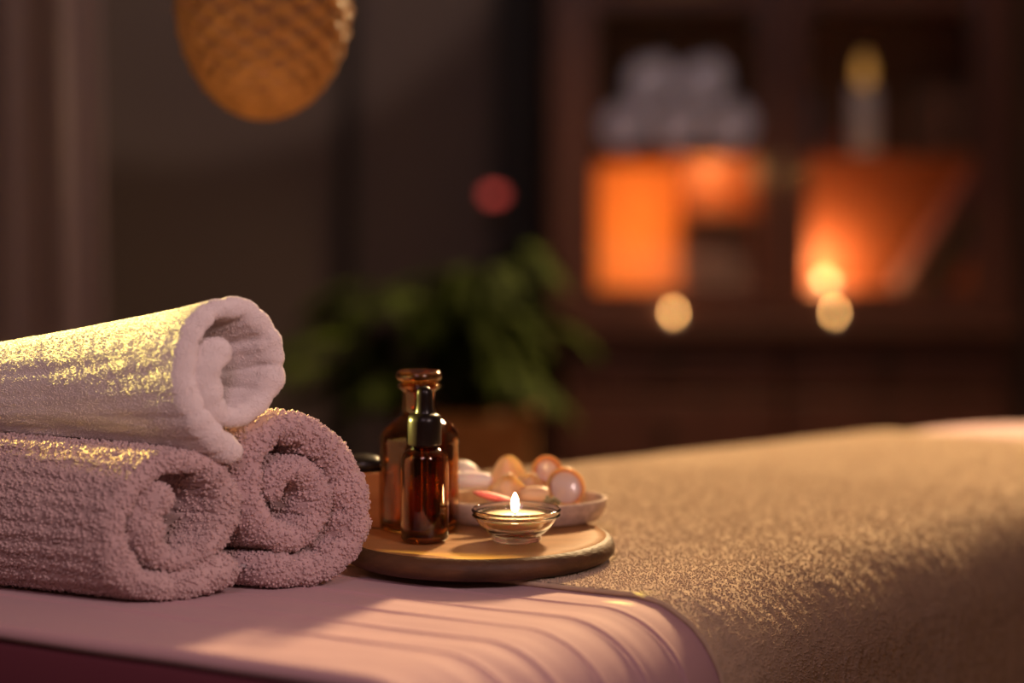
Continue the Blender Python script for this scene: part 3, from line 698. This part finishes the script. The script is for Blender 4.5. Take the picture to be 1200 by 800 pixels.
# doors
zd0, zd1 = zled+.003, ZT-.004
def door(xa, xb, oa, ob, knobx):
    dr = MB(); yc = YF-.012; tk = .024
    for c, d in (((xa+oa)/2, oa-xa), ((ob+xb)/2, xb-ob)): dr.box((c, yc, (zd0+zd1)/2), (d, tk, zd1-zd0))
    zo0 = cz(340)
    for a_, b_ in ((zd0, zo0), (cz(10)-.0, cz(-8)), (zd1-.06, zd1)): dr.box(((oa+ob)/2, yc, (a_+b_)/2), (ob-oa, tk-.002, b_-a_))
    f = part(dr, 'door', M['cab'], cabr, smooth=False)
    g = MB().box(((oa+ob)/2-cabr.location[0], yc+.004-cabr.location[1], (zo0+zd1-.06)/2), (ob-oa-.001, .003, zd1-.06-zo0)).build('glass_pane', M['pane'], f, smooth=False)
    kb = MB().lathe([(.0001, .030), (.006, .029), (.009, .024), (.006, .014), (.004, .010), (.005, 0)], (0, 0, 0), 24, tilt=rot((1, 0, 0), pi/2)).build('knob', M['brass'], f)
    kb.location = (knobx-cabr.location[0], YF-.024-cabr.location[1], cz(207)); kb['label'] = 'brass knob'
door(X0+.004, cx(914), cx(698), cx(888), cx(900)); door(cx(918), X1-.004, cx(945), cx(1140), cx(943))

# things in the cabinet
def roll(x, y, Yr, r, name='rolled_towel', lab='', grp='grey towel rolls in the cabinet'):
    c = np.array([(x-600)/F*Yr, Yr, CZ-(y-200)/F*Yr]); n = 200; tt_ = np.linspace(0, 3.2*2*pi, n)
    rad = r*(.16+.84*tt_/tt_[-1])*.93
    A = np.stack([rad*np.cos(tt_), 0*tt_, rad*np.sin(tt_)], 1); hw = r*.145
    L = .20; pr = [(1, L), (1, .01), (.8, .002), (0, -.004), (-.8, .002), (-1, .01), (-1, L)]
    Nn = np.stack([np.cos(tt_), 0*tt_, np.sin(tt_)], 1)
    G = np.stack([c+A+Nn*hw*a_+np.array([0, 1, 0])*e_ for a_, e_ in pr], 1)
    nr, nc = G.shape[:2]; i = np.arange(nr-1)[:, None]; j = np.arange(nc)[None]; k = (j+1) % nc
    mb = MB(); mb.add(G.reshape(-1, 3), np.stack([i*nc+j+0*k, (i+1)*nc+j, (i+1)*nc+k, i*nc+k], -1))
    e0 = np.array([[0, 1, 2, 3], [0, 3, 5, 6], [3, 4, 5, 3]])
    o = mb.build(name, M['shelft']); return tag(o, lab, 'towel', grp)
rt = (cx(888)-cx(698))/6*1.0*1.0
ry_ = YF+.07
rpx = 30
ybot = 200+(CZ-zs1)*F/ry_-rpx-1.5
for i_, (x, lab) in enumerate(((731, 'grey towel roll at the left of the bottom row in the cabinet'), (793, 'grey towel roll in the middle of the bottom row in the cabinet'), (855, 'grey towel roll at the right of the bottom row in the cabinet'))):
    roll(x, ybot, ry_, rpx/F*ry_, lab=lab)
roll(762, ybot-53, ry_, rpx/F*ry_, lab='grey towel roll at the left of the top row in the cabinet')
roll(824, ybot-53, ry_, rpx/F*ry_, lab='grey towel roll at the right of the top row in the cabinet')

def lantern(x, w, h, y):
    X = cx(x)
    r_ = empty('lantern', (X, y, zflo), 'tall glowing orange paper lantern in the left side of the cabinet', 'lantern')
    z0 = zflo-.004
    part(MB().box((X, y, z0+h/2+.01), (w, w, h)), 'paper_shade', M['paper'], r_, smooth=False)
    return r_
lw = 100*kc*1.03; ly = YF+.17
lantern_h = zs1-.016-zflo-.012
lo = lantern(747, lw, lantern_h-.012, ly)
part(MB().box((cx(747), ly, zflo-.001), (lw+.01, lw+.01, .012)), 'base', M['cab'], lo, smooth=False)

def light(kind, loc, energy, colr, size=.1, target=None, spot=None, blend=.2, name='lamp'):
    l = bpy.data.lights.new(name, kind); l.energy = energy; l.color = colr
    if kind == 'AREA': l.shape = 'DISK'; l.size = size
    else: l.shadow_soft_size = size
    if kind == 'SPOT': l.spot_size = spot; l.spot_blend = blend
    o = bpy.data.objects.new(name, l); col.objects.link(o); o.location = loc
    if target is not None:
        from mathutils import Vector
        o.rotation_euler = (Vector(target)-Vector(loc)).to_track_quat('-Z', 'Y').to_euler()
    return o
for k_ in (.05, .13, .21, .29): light('POINT', (cx(747), ly+.02, zflo+k_), (.30 if k_ > .1 else .42), (1, .47, .20), .03, name='lantern_bulb')
light('POINT', (cx(850), YF+.30, zs1-.05), 2.4, (1, .50, .17), .02, name='cabinet_light')
# dark box lower right of left side
root = empty('storage_box', (cx(846), YF+.09, zflo), 'small dark lidded box beside the glowing lantern in the cabinet', 'box')
wb = 82*kc; hb = cz(250)-zflo
part(MB().box((cx(846), YF+.10, zflo+.001-.004+hb*.4), (wb, .12, hb*.8)), 'box_body', M['boxd'], root, smooth=False, mod='bevel')
part(MB().box((cx(846), YF+.10, zflo+hb*.88), (wb+.008, .128, hb*.16)), 'lid', M['boxd'], root, smooth=False, mod='bevel')

def tealight(x, y, zf, label, s=1.0, fm='flame2'):
    p = np.array([cx(x), y, zf])
    r_ = empty('tealight', tuple(p), label, 'candle', 'lit tealights in and on the cabinet')
    part(MB().lathe([(.0001, zf), (.019*s, zf), (.0195*s, zf+.002), (.0195*s, zf+.017*s), (.0185*s, zf+.017*s), (.0185*s, zf+.004)], (p[0], p[1], 0), 28), 'cup', M['metal'], r_)
    part(MB().lathe([(.0183*s, zf+.013*s), (.0001, zf+.013*s)], (p[0], p[1], 0), 24), 'wax', M['wax'], r_)
    q_ = zf+.016*s
    part(MB().lathe([(.0001, q_), (.003, q_+.003), (.0045, q_+.008), (.003, q_+.015), (.0001, q_+.024)], (p[0], p[1], 0), 14), 'flame', M[fm], r_)
    return p
M['flame4'] = mat('soft_tealight_flame', (1, .7, .4), .5, emis=(1, .50, .17), estr=2)
M['flame2'] = mat('ledge_glint_flame', (1, .7, .4), .5, emis=(1, .50, .15), estr=26)  # bright flame of the added ledge tealights, drawn for reflection spots
tealight(975, YF-.040, zled-.005+.0004, 'tealight added on the cabinet ledge for a candle reflection below the right door', 1)  # added tealight, its blurred flame stands in for a reflection on the ledge
tealight(788, YF-.040, zled-.005+.0004, 'tealight added on the cabinet ledge for a candle reflection below the left door', 1)  # second added tealight in place of a ledge reflection
pt = tealight(988, YF+.29, zflo-.005+.0006, 'lit tealight inside the right side of the cabinet', 1, 'flame4')
light('POINT', (pt[0], pt[1], pt[2]+.06), 6.5, (1, .50, .19), .02, name='tealight_glow')
light('POINT', (cx(782), YF-.058, zled+.035), .10, (1, .50, .2), .015, name='ledge_glow')

# pillar candle, box, book, red jar on the right shelf; leaning books below
p = (cx(1019), YF+.08)
root = empty('pillar_candle', (p[0], p[1], zs1), 'tall white pillar candle with a golden flame on the right cabinet shelf', 'candle')
hc = 78*kc
part(MB().lathe([(.0001, zs1+.0004), (.036, zs1+.0004), (.037, zs1+.003), (.037, zs1+hc-.004), (.034, zs1+hc), (.028, zs1+hc-.004), (.0001, zs1+hc-.008)], (*p, 0), 36), 'wax', M['candle'], root)
M['flame3'] = mat('golden_flame', (1, .7, .3), .5, emis=(1, .42, .06), estr=.42)
q_ = zs1+hc-.004
part(MB().lathe([(.0001, q_), (.014, q_+.012), (.021, q_+.035), (.016, q_+.062), (.006, q_+.085), (.0001, q_+.092)], (*p, 0), 20), 'flame', M['flame3'], root)
root = empty('storage_box', (cx(1112), YF+.12, zs1), 'brown lidded box at the right end of the upper cabinet shelf', 'box')
part(MB().box((cx(1112), YF+.13, zs1+.0005+.07), (.15, .14, .14)), 'box_body', M['boxd'], root, smooth=False, mod='bevel')
part(MB().box((cx(1112), YF+.13, zs1+.16), (.158, .148, .038)), 'lid', M['boxd'], root, smooth=False, mod='bevel')
mb = MB().box((cx(957), YF+.15, zs1+.0005+.08), (.030, .13, .16)); o = mb.build('book', M['navy'], smooth=False); tag(o, 'dark blue book standing at the left of the upper right cabinet shelf', 'book')
root = empty('glass_jar', (cx(987), YF+.10, zs1), 'small red glass jar between the blue book and the pillar candle', 'jar')
part(MB().lathe([(.0001, zs1+.0004), (.022, zs1+.0004), (.026, zs1+.01), (.026, zs1+.035), (.02, zs1+.042), (.018, zs1+.042), (.022, zs1+.032), (.0001, zs1+.01)], (cx(987), YF+.10, 0), 28), 'jar_body', M['redobj'], root)
bl_ = [('plum_cover', 'plum'), ('olive_cover', 'olive'), ('plum', 'navy')]
lean = R(32)
for i_, (mm, lab, h, th_b, xb) in enumerate((('plum', 'plum coloured book leaning at the left of the leaning books', .36, .030, 1058), ('olive', 'olive brown book leaning in the middle of the leaning books', .29, .034, 1079), ('navy', 'dark blue book leaning nearest the cabinet side', .22, .028, 1100))):
    x = cx(xb); root = empty('book', (x, YF+.10, zflo), lab, 'book', 'books leaning in the lower right of the cabinet')
    base = zflo-.0045
    c = np.array([x+sin(lean)*h/2+cos(lean)*th_b/2, YF+.11, base+cos(lean)*h/2+sin(lean)*th_b/2])
    c[2] = base+.001+cos(lean)*h/2+sin(lean)*th_b/2
    part(MB().box(c, (th_b-.008, .132, h-.012), ry=lean), 'pages', M['pages'], root, smooth=False)
    cv = MB()
    for s_ in (-1, 1): cv.box(c+np.array([cos(lean), 0, -sin(lean)])*s_*(th_b/2-.002), (.0035, .14, h), ry=lean)
    cv.box(c+np.array([0, -.0685, 0]), (th_b, .003, h), ry=lean)
    part(cv, 'cover', M[mm], root, smooth=False)
# wicker bowl added to give the gold line at the upper shelf
root = tag(MB().lathe([(.0001, zs2+.0005), (.10, zs2+.0005), (.128, zs2+.02), (.135, zs2+.05), (.130, zs2+.052), (.12, zs2+.03), (.0001, zs2+.012)], (cx(795), YF+.17, 0), 48).build('wicker_bowl', M['rattan']), 'wicker bowl added for a gold line on the uppermost left cabinet shelf', 'bowl')

# ================================================================ lights
w = bpy.data.worlds.new('world'); scn.world = w; w.use_nodes = True
bg = w.node_tree.nodes['Background']; bg.inputs[0].default_value = (.35, .25, .28, 1); bg.inputs[1].default_value = .01
T0 = Tt = np.array([0, 1.6, .73])
# warm key from behind, slightly right
light('AREA', (1.0, 4.3, 2.45), 222, (1, .66, .32), .40, target=(.15, 1.7, .72), name='warm_ceiling_lamp')
light('SPOT', (-1.982, 2.377, 1.207), 2300, (1, .84, .19), .010, target=(-.2915, 1.579, .865), spot=R(5.8), blend=.04, name='yellow_towel_spot')  # unseen spot, its narrow cone shapes the yellow patch on the towels
light('SPOT', (.85, .30, 1.68), 58, (1, .70, .67), .16, target=(-.27, 1.5, .86), spot=R(30), blend=.9, name='soft_front_fill')  # unseen fill for the towel faces, cone kept off the blanket
light('AREA', (-.25, .1, 1.9), 5, (1, .66, .78), .6, target=(-.1, 1.5, .8), name='front_fill_lamp')
light('SPOT', (-.99, 3.6, 2.4), 50, (1, .74, .56), .05, target=(-.99, 5.75, 2.27), spot=R(58), blend=.06, name='wall_edge_spot')  # unseen added spot, cone edge stands in for the wall's diagonal shadow edge
light('AREA', (.3, 3.0, 2.7), 8, (.90, .84, 1), .5, target=(.8, 5.2, 1.1), name='cabinet_fill')  # unseen fill added to brighten the cabinet's upper shelves

scn.view_settings.view_transform = 'Standard'; scn.view_settings.look = 'None'
scn.view_settings.exposure = 0; scn.view_settings.gamma = 1; scn.view_settings.use_curve_mapping = False
scn.cycles.use_denoising = True
scn.cycles.max_bounces = 14; scn.cycles.transmission_bounces = 12; scn.cycles.transparent_max_bounces = 12
scn.cycles.sample_clamp_indirect = 6
